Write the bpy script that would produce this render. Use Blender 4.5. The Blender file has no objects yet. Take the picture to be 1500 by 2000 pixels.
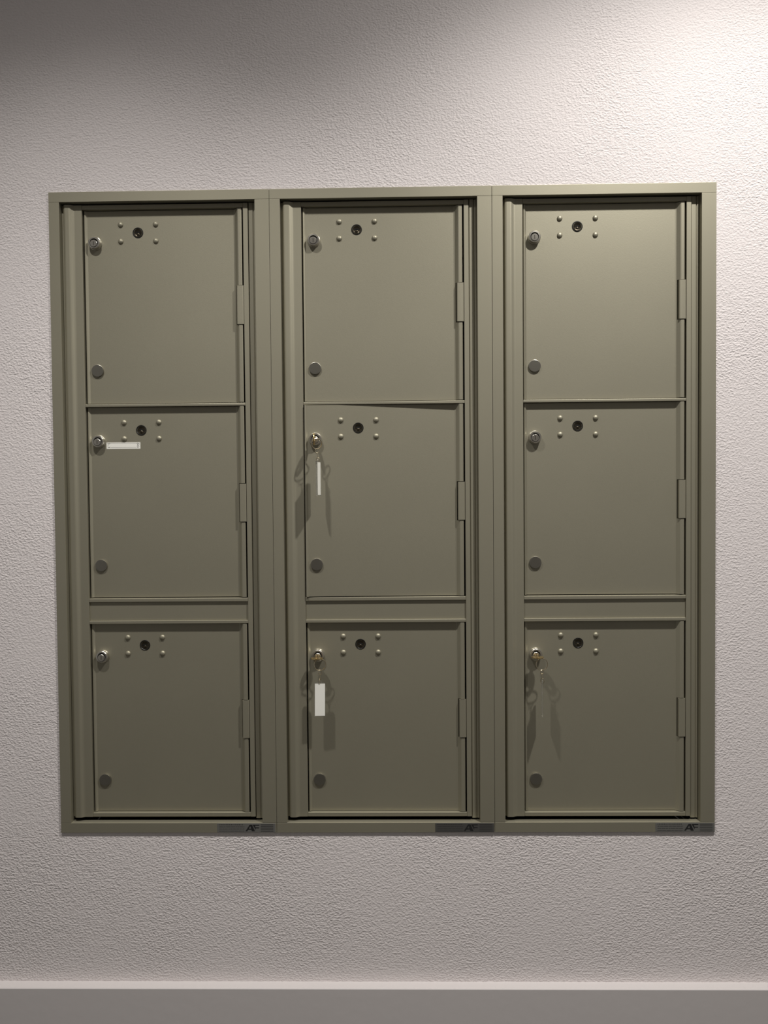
import bpy, bmesh, math, random
from mathutils import Vector, Matrix
random.seed(7)
C = bpy.context.scene.collection
SC = bpy.context.scene

# ------------------------------------------------------------------ camera
cam_d = bpy.data.cameras.new('camera'); cam = bpy.data.objects.new('camera', cam_d); C.objects.link(cam)
cam.location = (0.65847, -1.55612, 0.66079)
cam.rotation_euler = (1.54221, 0.00876, 0.01749)
cam_d.sensor_fit = 'HORIZONTAL'; cam_d.sensor_width = 36.0; cam_d.lens = 1600.0 / 1500.0 * 36.0
cam_d.clip_start = 0.05; cam_d.clip_end = 50
SC.camera = cam

# ------------------------------------------------------------------ world, lamps, exposure
SC.view_settings.view_transform = 'Standard'; SC.view_settings.look = 'None'
SC.view_settings.gamma = 1.0; SC.view_settings.use_curve_mapping = False
SC.view_settings.exposure = 0.0
wld = bpy.data.worlds.new('world'); SC.world = wld; wld.use_nodes = True
wld.node_tree.nodes['Background'].inputs[0].default_value = (1.0, 0.97, 0.95, 1)
wld.node_tree.nodes['Background'].inputs[1].default_value = 0.20

def spot(name, loc, power, size_deg, blend, tilt=(0, 0, 0), radius=0.035, col=(1, 0.97, 0.93)):
    d = bpy.data.lights.new(name, 'SPOT'); d.energy = power; d.spot_size = math.radians(size_deg)
    d.spot_blend = blend; d.shadow_soft_size = radius; d.color = col
    o = bpy.data.objects.new(name, d); C.objects.link(o); o.location = loc; o.rotation_euler = tilt
    return o
CEIL = 2.24; FLOOR = -0.78
# the near downlight: its lamp core, its reflector cone and its wide spill leave from one opening
spot('downlight_near_core', (1.36, -0.80, 2.20), 58, 110, 1.0)
spot('downlight_near_cone', (1.36, -0.80, 2.20), 48, 118, 0.4)
spot('downlight_near_spill', (1.36, -0.80, 2.20), 57, 150, 1.0)
spot('downlight_far', (0.10, -0.85, 2.20), 80, 104, 0.8)
spot('downlight_far_spill', (0.10, -0.85, 2.20), 9, 124, 1.0)
spot('fill_room', (0.9, -2.9, 2.20), 8, 140, 0.6)  # added fill behind the camera, no known fixture; slightly brightens the lower wall

# ------------------------------------------------------------------ materials
def mat(name, col, rough=0.5, metal=0.0, spec=0.5):
    m = bpy.data.materials.new(name); m.use_nodes = True
    b = m.node_tree.nodes['Principled BSDF']
    b.inputs['Base Color'].default_value = (*col, 1); b.inputs['Roughness'].default_value = rough
    b.inputs['Metallic'].default_value = metal; b.inputs['Specular IOR Level'].default_value = spec
    return m
def N(m, t, **kw):
    n = m.node_tree.nodes.new(t)
    for k, v in kw.items(): setattr(n, k, v)
    return n
def noise_bump(m, scale, dist, strength=1.0, detail=2.0, stretch=(1, 1, 1), vary=0.0, col=None, vscale=3.0):
    nt = m.node_tree; b = nt.nodes['Principled BSDF']
    tc = N(m, 'ShaderNodeTexCoord'); mp = N(m, 'ShaderNodeMapping'); mp.inputs['Scale'].default_value = stretch
    nt.links.new(tc.outputs['Object'], mp.inputs['Vector'])
    no = N(m, 'ShaderNodeTexNoise'); no.inputs['Scale'].default_value = scale; no.inputs['Detail'].default_value = detail
    nt.links.new(mp.outputs[0], no.inputs['Vector'])
    bp = N(m, 'ShaderNodeBump'); bp.inputs['Strength'].default_value = strength; bp.inputs['Distance'].default_value = dist
    nt.links.new(no.outputs['Fac'], bp.inputs['Height']); nt.links.new(bp.outputs[0], b.inputs['Normal'])
    if vary and col:
        n2 = N(m, 'ShaderNodeTexNoise'); n2.inputs['Scale'].default_value = vscale; n2.inputs['Detail'].default_value = 3
        nt.links.new(tc.outputs['Object'], n2.inputs['Vector'])
        mx = N(m, 'ShaderNodeMix', data_type='RGBA')
        mx.inputs['A'].default_value = (*[c * (1 - vary) for c in col], 1)
        mx.inputs['B'].default_value = (*[c * (1 + vary) for c in col], 1)
        nt.links.new(n2.outputs['Fac'], mx.inputs['Factor']); nt.links.new(mx.outputs['Result'], b.inputs['Base Color'])
    return bp

# orange-peel textured wall paint
WALLC = (0.745, 0.694, 0.684)
M_wall = mat('textured_wall_paint', WALLC, 0.72, 0, 0.25)
def wall_nodes(m):
    nt = m.node_tree; b = nt.nodes['Principled BSDF']; L = nt.links.new
    tc = N(m, 'ShaderNodeTexCoord')
    mp = N(m, 'ShaderNodeMapping'); mp.inputs['Scale'].default_value = (0.8, 1, 1.1); L(tc.outputs['Object'], mp.inputs['Vector'])
    n1 = N(m, 'ShaderNodeTexNoise'); n1.inputs['Scale'].default_value = 270; n1.inputs['Detail'].default_value = 1.6
    n1.inputs['Roughness'].default_value = 0.55; n1.inputs['Distortion'].default_value = 0.0
    L(mp.outputs[0], n1.inputs['Vector'])
    r1 = N(m, 'ShaderNodeMapRange'); r1.interpolation_type = 'SMOOTHSTEP'
    r1.inputs['From Min'].default_value = 0.30; r1.inputs['From Max'].default_value = 0.78; L(n1.outputs['Fac'], r1.inputs['Value'])
    n2 = N(m, 'ShaderNodeTexNoise'); n2.inputs['Scale'].default_value = 120; n2.inputs['Detail'].default_value = 2
    L(mp.outputs[0], n2.inputs['Vector'])
    n3 = N(m, 'ShaderNodeTexNoise'); n3.inputs['Scale'].default_value = 4; n3.inputs['Detail'].default_value = 2
    L(tc.outputs['Object'], n3.inputs['Vector'])
    a = N(m, 'ShaderNodeMath', operation='MULTIPLY_ADD'); L(n2.outputs['Fac'], a.inputs[0]); a.inputs[1].default_value = 0.9; L(r1.outputs[0], a.inputs[2])
    s = N(m, 'ShaderNodeMapRange'); s.inputs['From Min'].default_value = 0.3; s.inputs['From Max'].default_value = 0.7
    s.inputs['To Min'].default_value = 0.55; s.inputs['To Max'].default_value = 1.4; L(n3.outputs['Fac'], s.inputs['Value'])
    a2 = N(m, 'ShaderNodeMath', operation='MULTIPLY'); L(a.outputs[0], a2.inputs[0]); L(s.outputs[0], a2.inputs[1])
    bp = N(m, 'ShaderNodeBump'); bp.inputs['Distance'].default_value = 0.00068; bp.inputs['Strength'].default_value = 1.0
    L(a2.outputs[0], bp.inputs['Height']); L(bp.outputs[0], b.inputs['Normal'])
wall_nodes(M_wall)
M_trim = mat('smooth_trim_paint', (0.60, 0.565, 0.555), 0.5, 0, 0.35); noise_bump(M_trim, 60, 0.0002)
M_ceil = mat('ceiling_paint', (0.72, 0.71, 0.69), 0.8)
M_floor = mat('floor_carpet', (0.10, 0.095, 0.085), 0.95); noise_bump(M_floor, 300, 0.002)
CABC = (0.345, 0.323, 0.244)
M_cab = mat('olive_grey_powder_coat', CABC, 0.51, 0.66, 0.6)
noise_bump(M_cab, 800, 0.00007, detail=1.0, vary=0.04, col=CABC, vscale=9.0)
M_in = mat('dark_cabinet_inside', (0.03, 0.029, 0.026), 0.8)
M_chr = mat('worn_chrome', (0.72, 0.69, 0.61), 0.28, 1.0)
M_chr2 = mat('dull_nickel', (0.36, 0.345, 0.295), 0.36, 1.0)
M_blk = mat('blackened_metal', (0.012, 0.011, 0.009), 0.35, 0.0, 0.5)
M_brz = mat('dark_bronze', (0.060, 0.050, 0.034), 0.30, 0.8)
M_slot = mat('keyhole_dark', (0.004, 0.004, 0.003), 0.9)
M_brass = mat('brass_key_metal', (0.66, 0.50, 0.24), 0.26, 1.0)
M_steel = mat('ring_steel', (0.66, 0.58, 0.42), 0.26, 1.0)
M_paper = mat('white_paper', (0.86, 0.85, 0.78), 0.7)
M_ink = mat('black_ink', (0.012, 0.012, 0.012), 0.5)
M_gink = mat('grey_ink', (0.10, 0.10, 0.10), 0.5)
M_plate = mat('grey_foil', (0.150, 0.148, 0.136), 0.5, 0.2)
M_plate2 = mat('dark_grey_foil', (0.075, 0.073, 0.068), 0.5, 0.2)
M_clear = mat('clear_plastic', (0.95, 0.95, 0.92), 0.06); M_clear.node_tree.nodes['Principled BSDF'].inputs['Transmission Weight'].default_value = 0.96
M_clear.node_tree.nodes['Principled BSDF'].inputs['IOR'].default_value = 1.45

# ------------------------------------------------------------------ mesh helpers (metres)
def mk(name, bm, mats, parent=None, smooth=False, split=38, bevel=0.0, seg=2, loc=(0, 0, 0), rot=(0, 0, 0)):
    me = bpy.data.meshes.new(name); bmesh.ops.recalc_face_normals(bm, faces=bm.faces[:]); bm.to_mesh(me); bm.free()
    for m in (mats if isinstance(mats, (list, tuple)) else [mats]): me.materials.append(m)
    if smooth:
        for p in me.polygons: p.use_smooth = True
    o = bpy.data.objects.new(name, me); C.objects.link(o); o.location = loc; o.rotation_euler = rot
    if parent: o.parent = parent
    if smooth: 
        md = o.modifiers.new('edge', 'EDGE_SPLIT'); md.split_angle = math.radians(split)
    if bevel:
        md = o.modifiers.new('bevel', 'BEVEL'); md.width = bevel; md.segments = seg; md.limit_method = 'ANGLE'; md.angle_limit = math.radians(35)
    return o
def box(bm, x0, x1, y0, y1, z0, z1, mi=0):
    vs = [bm.verts.new((x, y, z)) for x in (x0, x1) for y in (y0, y1) for z in (z0, z1)]
    for q in ((0, 1, 3, 2), (4, 6, 7, 5), (0, 4, 5, 1), (2, 3, 7, 6), (0, 2, 6, 4), (1, 5, 7, 3)):
        bm.faces.new([vs[i] for i in q]).material_index = mi
def prism_z(bm, prof, z0, z1, mi=0):            # closed (x,y) profile extruded along z
    a = [bm.verts.new((x, y, z0)) for x, y in prof]; b = [bm.verts.new((x, y, z1)) for x, y in prof]
    n = len(prof)
    for i in range(n): bm.faces.new((a[i], a[(i + 1) % n], b[(i + 1) % n], b[i])).material_index = mi
    bm.faces.new(a).material_index = mi; bm.faces.new(b[::-1]).material_index = mi
def prism_x(bm, prof, x0, x1, mi=0):            # closed (y,z) profile extruded along x
    a = [bm.verts.new((x0, y, z)) for y, z in prof]; b = [bm.verts.new((x1, y, z)) for y, z in prof]
    n = len(prof)
    for i in range(n): bm.faces.new((a[i], a[(i + 1) % n], b[(i + 1) % n], b[i])).material_index = mi
    bm.faces.new(a).material_index = mi; bm.faces.new(b[::-1]).material_index = mi
def lathe(bm, prof, n=40, c=(0, 0), mi=0):      # (r, y) profile revolved about the y axis; first and last may have r = 0
    rings = []
    for r, y in prof:
        if r < 1e-7: rings.append([bm.verts.new((c[0], y, c[1]))])
        else: rings.append([bm.verts.new((c[0] + r * math.cos(2 * math.pi * i / n), y, c[1] + r * math.sin(2 * math.pi * i / n))) for i in range(n)])
    for A, B in zip(rings, rings[1:]):
        for i in range(n):
            j = (i + 1) % n
            if len(A) == 1 and len(B) == 1: continue
            if len(A) == 1: f = bm.faces.new((A[0], B[i], B[j]))
            elif len(B) == 1: f = bm.faces.new((A[i], B[0], A[j]))
            else: f = bm.faces.new((A[i], B[i], B[j], A[j]))
            f.material_index = mi
def tube(bm, pts, r, closed=False, n=10, mi=0):
    P = [Vector(p) for p in pts]; k = len(P); rings = []; up = None
    for i, p in enumerate(P):
        if closed: t = P[(i + 1) % k] - P[i - 1]
        else: t = P[min(i + 1, k - 1)] - P[max(i - 1, 0)]
        t.normalize()
        if up is None: up = t.orthogonal().normalized()
        up = (up - t * up.dot(t)).normalized(); s = t.cross(up)
        rings.append([bm.verts.new(p + r * (math.cos(2 * math.pi * a / n) * up + math.sin(2 * math.pi * a / n) * s)) for a in range(n)])
    m = k if closed else k - 1
    for i in range(m):
        A, B = rings[i], rings[(i + 1) % k]
        off = 0
        if closed and i == k - 1:
            off = min(range(n), key=lambda o: (A[0].co - B[o].co).length)
        for a in range(n):
            bm.faces.new((A[a], A[(a + 1) % n], B[(a + 1 + off) % n], B[(a + off) % n])).material_index = mi
    if not closed:
        bm.faces.new(rings[0][::-1]).material_index = mi; bm.faces.new(rings[-1]).material_index = mi
def empty(name, loc, label, cat, group=None):
    o = bpy.data.objects.new(name, None); C.objects.link(o); o.location = loc; o.empty_display_size = 0.05
    o['label'] = label; o['category'] = cat
    if group: o['group'] = group
    return o
def struct(o): o['kind'] = 'structure'; return o
BM = bmesh.new

# ------------------------------------------------------------------ the room
UW, UH = 0.4191, 1.2270
X0, X1 = -1.6, 2.9
WY = 0.0033                                   # wall surface; the trim frames stand 3 mm proud at y = 0
bm = BM(); hx0, hx1, hz0, hz1 = 0.009, 3 * UW - 0.009, 0.009, UH - 0.009
def ring(y): return [bm.verts.new(p) for p in ((X0, y, FLOOR), (X1, y, FLOOR), (X1, y, CEIL), (X0, y, CEIL), (hx0, y, hz0), (hx1, y, hz0), (hx1, y, hz1), (hx0, y, hz1))]
f_, b_ = ring(WY), ring(0.30)
for i in range(4):
    j = (i + 1) % 4
    bm.faces.new((f_[i], f_[j], f_[4 + j], f_[4 + i])); bm.faces.new((b_[i], b_[4 + i], b_[4 + j], b_[j]))
    bm.faces.new((f_[i], b_[i], b_[j], f_[j])); bm.faces.new((f_[4 + i], f_[4 + j], b_[4 + j], b_[4 + i]))
struct(mk('wall_back', bm, M_wall))
bm = BM(); box(bm, X0, X1, -4.2, WY, FLOOR - 0.05, FLOOR); struct(mk('floor', bm, M_floor))
bm = BM(); box(bm, X0, X1, -4.2, 0.30, CEIL, CEIL + 0.05); struct(mk('ceiling', bm, M_ceil))
bm = BM(); box(bm, X0, X1, -4.3, -4.2, FLOOR, CEIL); struct(mk('wall_front', bm, mat('plain_wall_paint', (0.55, 0.52, 0.50), 0.8)))
# tall baseboard with a ledge along the wall foot
bm = BM(); zt = -0.2935
prism_x(bm, [(WY + 0.0005, FLOOR + 0.0005), (-0.020, FLOOR + 0.0005), (-0.020, zt - 0.0012), (-0.0188, zt), (WY + 0.0005, zt)], X0, X1)
struct(mk('baseboard_back', bm, M_trim))

# ------------------------------------------------------------------ parcel locker units
YF, YP, YD = 0.0, 0.0112, 0.0195              # front of trim, front of rails, door face
ROWS = [(0.8290, 1.1962), (0.4545, 0.8212), (0.0355, 0.4028)]      # door z ranges
HING = [(0.9770, 1.0500), (0.6000, 0.6725), (0.1808, 0.2538)]
LOCKZ = [1.1345, 0.7563, 0.3400]; CAPZ = [0.8921, 0.5166, 0.0972]
KEYZ = [1.1547, 0.7773, 0.3607]
RIVZ = [(1.1702, 1.1386), (0.7924, 0.7611), (0.3759, 0.3446)]
RIVX = (0.1305, 0.1980); KEYX = 0.1638; LOCKX = 0.0818; CAPX = 0.0820
DXL, DXR = 0.0612, 0.3642

def door_profile(cut=None):
    front = [(DXL, 0.0172), (DXL + 0.0012, 0.0165), (DXL + 0.003, 0.0172), (DXL + 0.0055, YD), (0.3480, YD), (0.3505, YD - 0.0008), (0.3562, 0.0126), (0.3578, 0.0119), (0.3630, 0.0119), (DXR, 0.0127)]
    if cut:
        front = [p for p in front if p[0] < cut - 0.0003]; x0, y0 = front[-1]
        front.append((cut, y0 - 0.0015 if y0 < YD else y0))
    xr = front[-1][0]
    back = [(xr, front[-1][1] + 0.006), (0.3490 if xr > 0.3490 else xr - 0.001, YD + 0.003), (DXL, YD + 0.003)]
    return front + back
def make_door(parent, row, x_off=0):
    z0, z1 = ROWS[row]; h0, h1 = HING[row]
    bm = BM(); g = 0.0010
    prism_z(bm, door_profile(), z0, h0 - g); prism_z(bm, door_profile(0.3517), h0 - g, h1 + g); prism_z(bm, door_profile(), h1 + g, z1)
    d = mk('door', bm, M_cab, parent)
    # rivets
    for x in RIVX:
        for z in RIVZ[row]:
            bm = BM(); R = 0.0052; hh = 0.0036
            prof = [(0, -hh)] + [(R * math.sin(a), -hh * math.cos(a)) for a in [math.radians(t) for t in (12, 25, 38, 50, 62, 74, 86)]] + [(R, 0.0004)]
            lathe(bm, prof, 28); mk('rivet', bm, M_cab, d, smooth=True, loc=(x, YD, z))
    # keyhole of the master lock: black bezel, bronze face, dark slot
    bm = BM()
    lathe(bm, [(0.0102, 0.0004), (0.0102, -0.0003), (0.0098, -0.0008), (0.0088, -0.0009), (0.0082, -0.0003), (0.0078, 0.0002)], 40, mi=0)
    lathe(bm, [(0.0079, 0.0002), (0.0074, -0.0005), (0.0066, -0.0005), (0.0060, -0.0001), (0.0, -0.0001)], 40, mi=1)
    a = [(-0.0058, -0.0004), (-0.003, 0.0012), (0.0, 0.0022), (0.003, 0.0012), (0.0058, -0.0004), (0.003, -0.0006), (0.0, 0.0002), (-0.003, -0.0006)]
    f0 = [bm.verts.new((x, -0.0006, z)) for x, z in a]; f1 = [bm.verts.new((x, 0.0006, z)) for x, z in a]
    for i in range(8): bm.faces.new((f0[i], f0[(i + 1) % 8], f1[(i + 1) % 8], f1[i])).material_index = 2
    bm.faces.new(f0).material_index = 2
    lathe(bm, [(0.0, -0.0010), (0.0016, -0.0009), (0.0028, -0.0005), (0.0034, 0.0002)], 20, c=(0.0, -0.0034), mi=1)
    k = mk('keyhole', bm, [M_blk, M_brz, M_slot], d, smooth=True, loc=(KEYX, YD, KEYZ[row])); k['label'] = 'black rimmed master keyhole'
    # chrome tenant lock
    bm = BM()
    lathe(bm, [(0.0124, 0.0004), (0.0124, -0.0016), (0.0121, -0.0022), (0.0116, -0.0024), (0.0115, -0.0082), (0.0112, -0.0093), (0.0106, -0.0099),
               (0.0080, -0.0101), (0.0077, -0.0098), (0.0075, -0.0090), (0.0075, -0.0078)], 48, mi=0)
    ox, oz = -0.0003, -0.0016
    lathe(bm, [(0.0, -0.0080), (0.0074, -0.0080)], 40, c=(ox * 0.5, oz * 0.5), mi=1)
    lathe(bm, [(0.0066, -0.0070), (0.0066, -0.0107), (0.0062, -0.0110), (0.0, -0.0111)], 40, c=(ox, oz), mi=0)
    lathe(bm, [(0.0073, -0.0085), (0.0073, -0.01025), (0.0064, -0.01025), (0.0064, -0.0085)], 40, c=(ox, oz), mi=1)
    box(bm, ox - 0.0005, ox + 0.0005, -0.01118, -0.009, oz - 0.0036, oz + 0.0036, 2)
    l = mk('cam_lock', bm, [M_chr, M_slot, M_brz], d, smooth=True, split=24, loc=(LOCKX, YD, LOCKZ[row])); l['label'] = 'round chrome lock'
    # plug disc
    bm = BM(); lathe(bm, [(0.0116, 0.0004), (0.0117, -0.0026), (0.0115, -0.0031), (0.0110, -0.0033), (0.0, -0.0034)], 44)
    c = mk('plug_disc', bm, M_chr2, d, smooth=True, split=18, loc=(CAPX, YD, CAPZ[row])); c['label'] = 'dull metal round plug'
    # hinge knuckle
    bm = BM(); prism_z(bm, [(0.3534, 0.0124), (0.3539, 0.0112), (0.3552, 0.0105), (0.3600, 0.0105), (0.3652, 0.0107), (0.3664, 0.0114), (0.3664, 0.019), (0.3532, 0.019)], h0, h1)
    mk('hinge', bm, M_cab, d)
    return d

def make_unit(i, label):
    t = empty('parcel_locker', (i * UW, 0, 0), label, 'parcel locker', 'parcel lockers set in the wall')
    g = 0.0003; D = 0.0033; RT = 0.0015
    # four bars of the trim frame, each with an inner return
    bars = []
    def bar(x0, x1, z0, z1, ret):
        bm = BM(); box(bm, x0, x1, YF, D - 0.0002, z0, z1); rx0, rx1, rz0, rz1 = ret
        box(bm, rx0, rx1, D - 0.0002, 0.017, rz0, rz1)
        return mk('frame_bar', bm, M_cab, t, bevel=0.0004)
    xl, xr, zb, zt_ = 0.0202, UW - 0.0276, 0.0192, UH - 0.0188
    bar(g, UW - g, zt_, UH, (xl - RT, xr + RT, zt_, zt_ + RT))
    bar(g, UW - g, 0, zb, (xl - RT, xr + RT, zb - RT, zb))
    bar(g, xl, zb + g, zt_ - g, (xl - RT, xl, zb + g, zt_ - g))
    bar(xr, UW - g, zb + g, zt_ - g, (xr, xr + RT, zb + g, zt_ - g))
    # cabinet box behind
    bm = BM(); bx0, bx1, bz0, bz1, by0, by1 = 0.0104, UW - 0.0104, 0.0104, UH - 0.0104, 0.0172, 0.26
    T = 0.0012
    box(bm, bx0, bx0 + T, by0, by1, bz0, bz1); box(bm, bx1 - T, bx1, by0, by1, bz0, bz1)
    box(bm, bx0 + T, bx1 - T, by0, by1, bz0, bz0 + T); box(bm, bx0 + T, bx1 - T, by0, by1, bz1 - T, bz1)
    box(bm, bx0 + T, bx1 - T, by1 - T, by1, bz0 + T, bz1 - T)
    mk('cabinet_body', bm, M_in, t)
    z0, z1 = 0.0268, UH - 0.0215
    # lock side stile with its raised rounded ridge
    prof = [(0.0240, 0.0125), (0.0243, 0.0103), (0.0252, 0.0088), (0.0268, 0.0079), (0.0290, 0.0075), (0.0352, 0.0075), (0.0372, 0.0079), (0.0392, 0.0089), (0.0412, 0.0101), (0.0432, 0.0109), (0.0450, YP),
            (0.0586, YP), (0.0590, YP + 0.0004), (0.0590, 0.030), (0.0575, 0.030), (0.0575, 0.0135), (0.0255, 0.0158), (0.0203, 0.0158), (0.0203, 0.0145), (0.0238, 0.0145)]
    bm = BM(); prism_z(bm, prof, z0, z1); mk('lock_stile', bm, M_cab, t)
    # hinge side post
    bm = BM(); prism_z(bm, [(0.3672, 0.030), (0.3672, YP + 0.0004), (0.3676, YP), (0.3758, YP), (0.3764, YP + 0.0006), (0.3764, 0.0155), (0.3690, 0.0155), (0.3690, 0.030)], z0, z1)
    mk('hinge_post', bm, M_cab, t)
    # recessed grooved flange beside the post
    yg = 0.0138
    prof = [(0.3768, 0.0165), (0.3772, yg + 0.0010), (0.3780, yg + 0.0002), (0.3792, yg), (0.3850, yg), (0.3862, yg + 0.0005), (0.3866, yg + 0.0016), (0.3872, yg + 0.0016), (0.3876, yg + 0.0004),
            (0.3884, yg), (0.3906, yg), (0.3912, yg + 0.0006), (0.3912, 0.0170), (0.3768, 0.0170)]
    bm = BM(); prism_z(bm, prof, z0 - 0.004, z1 + 0.001); mk('side_flange', bm, M_cab, t)
    # rails
    for a, b in ((1.1972, z1), (0.8220, 0.8272), (0.4460, 0.4528), (0.4036, 0.4096), (z0, 0.0345)):
        bm = BM(); box(bm, 0.0592, 0.3670, YP, 0.0240, a, b); mk('rail', bm, M_cab, t, bevel=0.0007)
    bm = BM(); box(bm, 0.0592, 0.3670, 0.0150, 0.0180, 0.4098, 0.4458); mk('filler_panel', bm, M_cab, t)
    doors = [make_door(t, r) for r in range(3)]
    return t, doors

LAB = ['left olive grey locker, a small white name sticker on its middle door, no keys',
       'central olive grey locker, middle door slightly ajar, keys in its lower two locks',
       'right olive grey wall locker nearest the bright wall, a key only in its bottom door']
units = [make_unit(i, LAB[i]) for i in range(3)]

# the middle door of the central locker stands slightly ajar
d = units[1][1][1]; th = math.radians(1.8); px, py = 0.3636, 0.0120
Mx = Matrix.Translation((px, py, 0)) @ Matrix.Rotation(th, 4, 'Z') @ Matrix.Translation((-px, -py, 0))
d.matrix_local = Mx; d['label'] = 'door slightly ajar at its lock side'
AJAR = Mx

# name sticker on the middle door of the left locker
dm = units[0][1][1]
bm = BM(); sx0, sx1, sz0, sz1 = 0.0958, 0.1614, 0.7418, 0.7543
box(bm, sx0, sx1, YD - 0.0003, YD, sz0, sz1, 0)
def line(bm, x0, z0, x1, z1, w, y, mi):
    v = Vector((x1 - x0, z1 - z0)); v.normalize(); nx, nz = -v.y * w / 2, v.x * w / 2
    bm.faces.new([bm.verts.new(p) for p in ((x0 - nx, y, z0 - nz), (x0 + nx, y, z0 + nz), (x1 + nx, y, z1 + nz), (x1 - nx, y, z1 - nz))]).material_index = mi
yy = YD - 0.00036
for z in (sz0 + 0.0026, sz1 - 0.0018): line(bm, sx0 + 0.0075, z, sx1 - 0.0075, z, 0.00045, yy, 2)
for sx, s in ((sx0, 1), (sx1, -1)):
    for (a, b, c, e) in ((1.5, 11.2, 5.5, 9.2), (4.5, 11.3, 7.5, 10.4), (2.0, 8.2, 3.6, 6.8), (5.0, 8.6, 6.2, 6.2), (2.2, 4.4, 4.6, 2.6), (4.8, 2.2, 6.6, 4.2), (3.6, 7.0, 5.4, 4.8)):
        if s > 0 and (a, b) in ((5.0, 8.6), (3.6, 7.0)): continue
        line(bm, sx + s * a / 1000, sz0 + b / 1000, sx + s * c / 1000, sz0 + e / 1000, 0.0008, yy, 1)
o = mk('name_sticker', bm, [M_paper, M_ink, M_gink], dm); o['label'] = 'white name sticker with a thin border'

# maker plates with the AF mark on the bottom trim bar
def maker_plate(u, x0, x1, m_pl, seed):
    rnd = random.Random(seed); bm = BM(); z0, z1 = 0.0004, 0.0179; y = -0.00030
    box(bm, x0, x1, y, 0.0, z0, z1)
    t = units[u][0]; pl = mk('maker_plate', bm, m_pl, t, bevel=0.00015, seg=1); pl['label'] = 'grey foil maker plate reading AF'
    w = x1 - x0; bm = BM(); yl = y - 0.00006
    # AF mark
    ax0, ax1 = x0 + 0.485 * w, x0 + 0.725 * w; az0, az1 = z0 + 0.0024, z1 - 0.0022
    P = lambda u_, v_: (ax0 + u_ * (ax1 - ax0), az1 - v_ * (az1 - az0))
    k = 0
    for q in (((0, 1), (.13, 1), (.43, 0), (.31, 0)), ((.33, 0), (.48, 0), (.69, 1), (.46, 1)), ((.14, .60), (.45, .60), (.49, .78), (.08, .78)),
              ((.52, 0), (.66, 0), (.74, .45), (.74, .80)), ((.52, 0), (1, 0), (1, .15), (.56, .15)), ((.64, .40), (.98, .40), (.98, .55), (.68, .55))):
        bm.faces.new([bm.verts.new((P(*p)[0], yl - 0.00001 * k, P(*p)[1])) for p in q]).material_index = 0; k += 1
    # rows of tiny print to the left and right
    for r in range(4):
        z = z1 - 0.0022 - r * 0.0042; x = x0 + 0.035 * w
        while x < x0 + (0.46 if r else 0.44) * w:
            l = rnd.uniform(0.0012, 0.0026) if r == 0 else rnd.uniform(0.003, 0.009)
            line(bm, x, z, min(x + l, x0 + 0.47 * w), z, 0.0017 if r == 0 else 0.0010, yl, 1); x += l + (0.0013 if r == 0 else 0.0008)
    for r in range(5):
        z = z1 - 0.0025 - r * 0.0032; line(bm, x0 + 0.75 * w, z, x0 + 0.965 * w, z, 0.0013, yl, 1)
    mk('lettering', bm, [M_ink, mat('faint_print', (0.035, 0.034, 0.032), 0.5)], pl)
maker_plate(0, 0.3037, 0.4163, M_plate, 1)
maker_plate(1, 0.3048, 0.4175, M_plate2, 2)
maker_plate(2, 0.3059, 0.4182, M_plate, 3)

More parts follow.
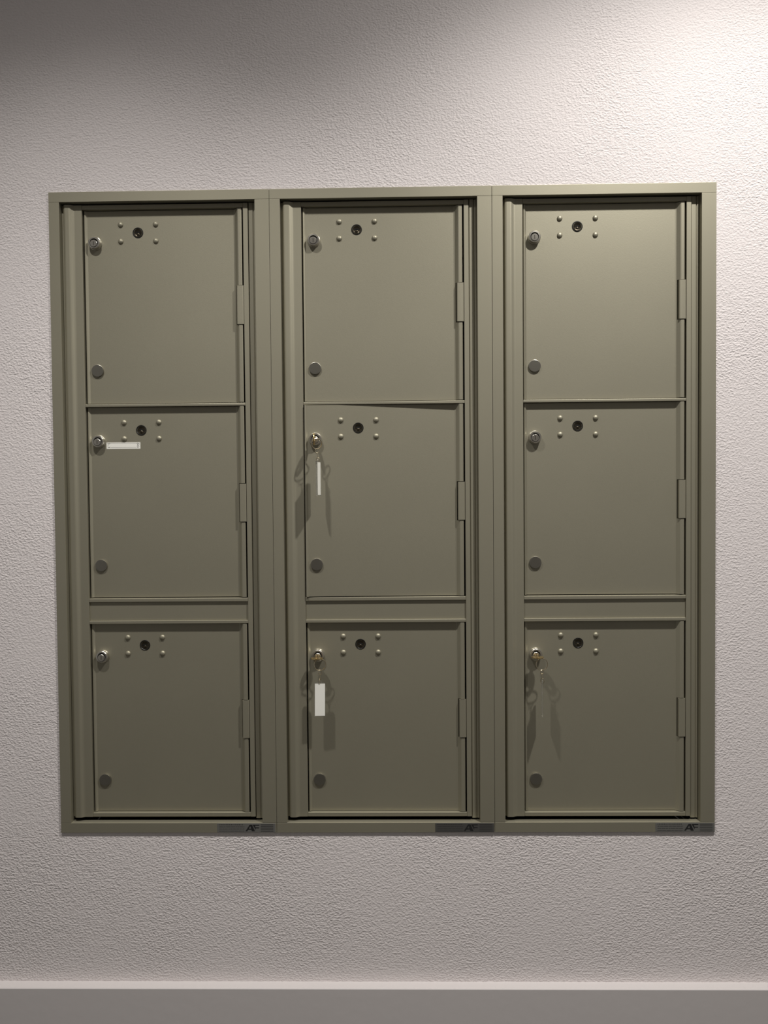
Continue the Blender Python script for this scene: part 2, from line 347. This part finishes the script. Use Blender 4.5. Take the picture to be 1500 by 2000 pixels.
# ------------------------------------------------------------------ keys hanging in the locks
def key_set(unit, row, label, bow_roll, ring_c, ring_r, ring_rz, tag_top, tag_rz, insert=True, lean=0.0):
    """bow_roll: 0 = bow standing vertical, 90 = lying flat; ring_c, tag_top: points relative to the lock front (dx, dy, dz)"""
    base = Vector((unit * UW + LOCKX - 0.0003, YD - 0.0105, LOCKZ[row] - 0.0016))
    if (unit, row) == (1, 1):
        loc = AJAR @ Vector((LOCKX - 0.0003, YD - 0.0105, LOCKZ[row] - 0.0016)); base = loc + Vector((UW, 0, 0))
    t = empty('key_with_tag', base, label, 'key', 'keys left in the locker doors')
    # key: shank + rounded bow with a hole
    bm = BM(); box(bm, -0.0010, 0.0010, -0.0062, 0.0020, -0.0032, 0.0032)
    n = 28; cx = -0.0150; R1, R2 = 0.0105, 0.0115
    outer = [(cx + R1 * math.cos(2 * math.pi * i / n), R2 * math.sin(2 * math.pi * i / n)) for i in range(n)]
    inner = [(cx - 0.0045 + 0.0030 * math.cos(2 * math.pi * i / n), 0.0030 * math.sin(2 * math.pi * i / n)) for i in range(n)]
    for s in (-0.0011, 0.0011):
        A = [bm.verts.new((s, a, b)) for a, b in outer]; B = [bm.verts.new((s, a, b)) for a, b in inner]
        if s < 0: A0, B0 = A, B
        for i in range(n): bm.faces.new((A[i], A[(i + 1) % n], B[(i + 1) % n], B[i]))
    for i in range(n):
        bm.faces.new((A0[i], A0[(i + 1) % n], A[(i + 1) % n], A[i])); bm.faces.new((B0[i], B0[(i + 1) % n], B[(i + 1) % n], B[i]))
    k = mk('key', bm, M_brass, t, bevel=0.0004, rot=(0, math.radians(bow_roll), 0)); k['label'] = 'brass key with a round bow'
    # split ring: two close turns
    bm = BM(); m = 44
    for s in (-0.00045, 0.00045):
        tube(bm, [(ring_r * math.cos(2 * math.pi * i / m), s, ring_r * math.sin(2 * math.pi * i / m)) for i in range(m)], 0.00070, True, 8)
    mk('split_ring', bm, M_steel, t, smooth=True, loc=ring_c, rot=(0, 0, math.radians(ring_rz)))
    # chain: small square link, stem and end loop from ring bottom to tag top
    b0 = Vector(ring_c) + Vector((0, 0, -ring_r)); b1 = Vector(tag_top); L = (b1 - b0).length
    ax = (b1 - b0).normalized()
    bm = BM(); m = 20
    def loopz(c, rx, rz, ang, r):
        ca, sa = math.cos(ang), math.sin(ang)
        tube(bm, [c + Vector((rx * math.cos(2 * math.pi * i / m) * ca, rx * math.cos(2 * math.pi * i / m) * sa, rz * math.sin(2 * math.pi * i / m))) for i in range(m)], r, True, 8)
    loopz(b0 + ax * L * 0.16, 0.0035, L * 0.19, 0.5, 0.00060)
    tube(bm, [b0 + ax * L * 0.34, b0 + ax * L * 0.66], 0.0007, False, 8)
    tube(bm, [b0 + ax * L * 0.31 + Vector((-0.0016, 0, 0)), b0 + ax * L * 0.31 + Vector((0.0016, 0, 0))], 0.0009, False, 8)
    loopz(b0 + ax * L * 0.86, 0.0036, L * 0.21, math.radians(tag_rz) + 1.2, 0.00060)
    mk('chain', bm, M_steel, t, smooth=True)
    # clear tag holder with its paper
    w, h, th = 0.0215, 0.0632, (0.0032 if insert else 0.0022); T = 0.0006
    bm = BM()
    n_ = [(-w / 2, 0.0015), (-w / 2, -h), (w / 2, -h), (w / 2, -0.0035), (w / 2 - 0.003, 0.0015)]
    A = [bm.verts.new((x, -th / 2, z)) for x, z in n_]; B = [bm.verts.new((x, th / 2, z)) for x, z in n_]
    for i in range(5): bm.faces.new((A[i], A[(i + 1) % 5], B[(i + 1) % 5], B[i]))
    bm.faces.new(A); bm.faces.new(B[::-1])
    # lug with the loop through it
    tube(bm, [(0.0030 * math.cos(a), 0, 0.0022 + 0.0030 * math.sin(a)) for a in [2 * math.pi * i / 16 for i in range(16)]], 0.0008, True, 8)
    tg = mk('tag_holder', bm, M_clear, t, bevel=0.0004, loc=tag_top, rot=(0, lean, math.radians(tag_rz))); tg['label'] = 'clear plastic tag holder'
    if insert:
        bm = BM(); box(bm, -w / 2 + 0.0012, w / 2 - 0.0012, -th / 2 - 0.0002, -th / 2 - 0.00005, -h + 0.0015, -0.0003)
        pi = mk('tag_paper', bm, M_paper, tg); pi['label'] = 'blank white paper slip'
    return t
key_set(1, 1, 'key in the slightly ajar middle door, its paper tag hanging turned nearly edge on', 0,
        (0.0050, -0.0195, -0.0085), 0.0100, 25, (0.0075, -0.0200, -0.0430), 79, True)
key_set(1, 2, 'key in the lowest central door, its white paper tag facing straight out', 90,
        (0.0062, -0.0195, -0.0110), 0.0112, 14, (0.0058, -0.0200, -0.0465), 5, True, 0.012)
key_set(2, 2, 'key in the lowest right door with a clear empty tag turned edge on', 90,
        (0.0075, -0.0195, -0.0125), 0.0112, 6, (0.0085, -0.0200, -0.0470), 78, False)
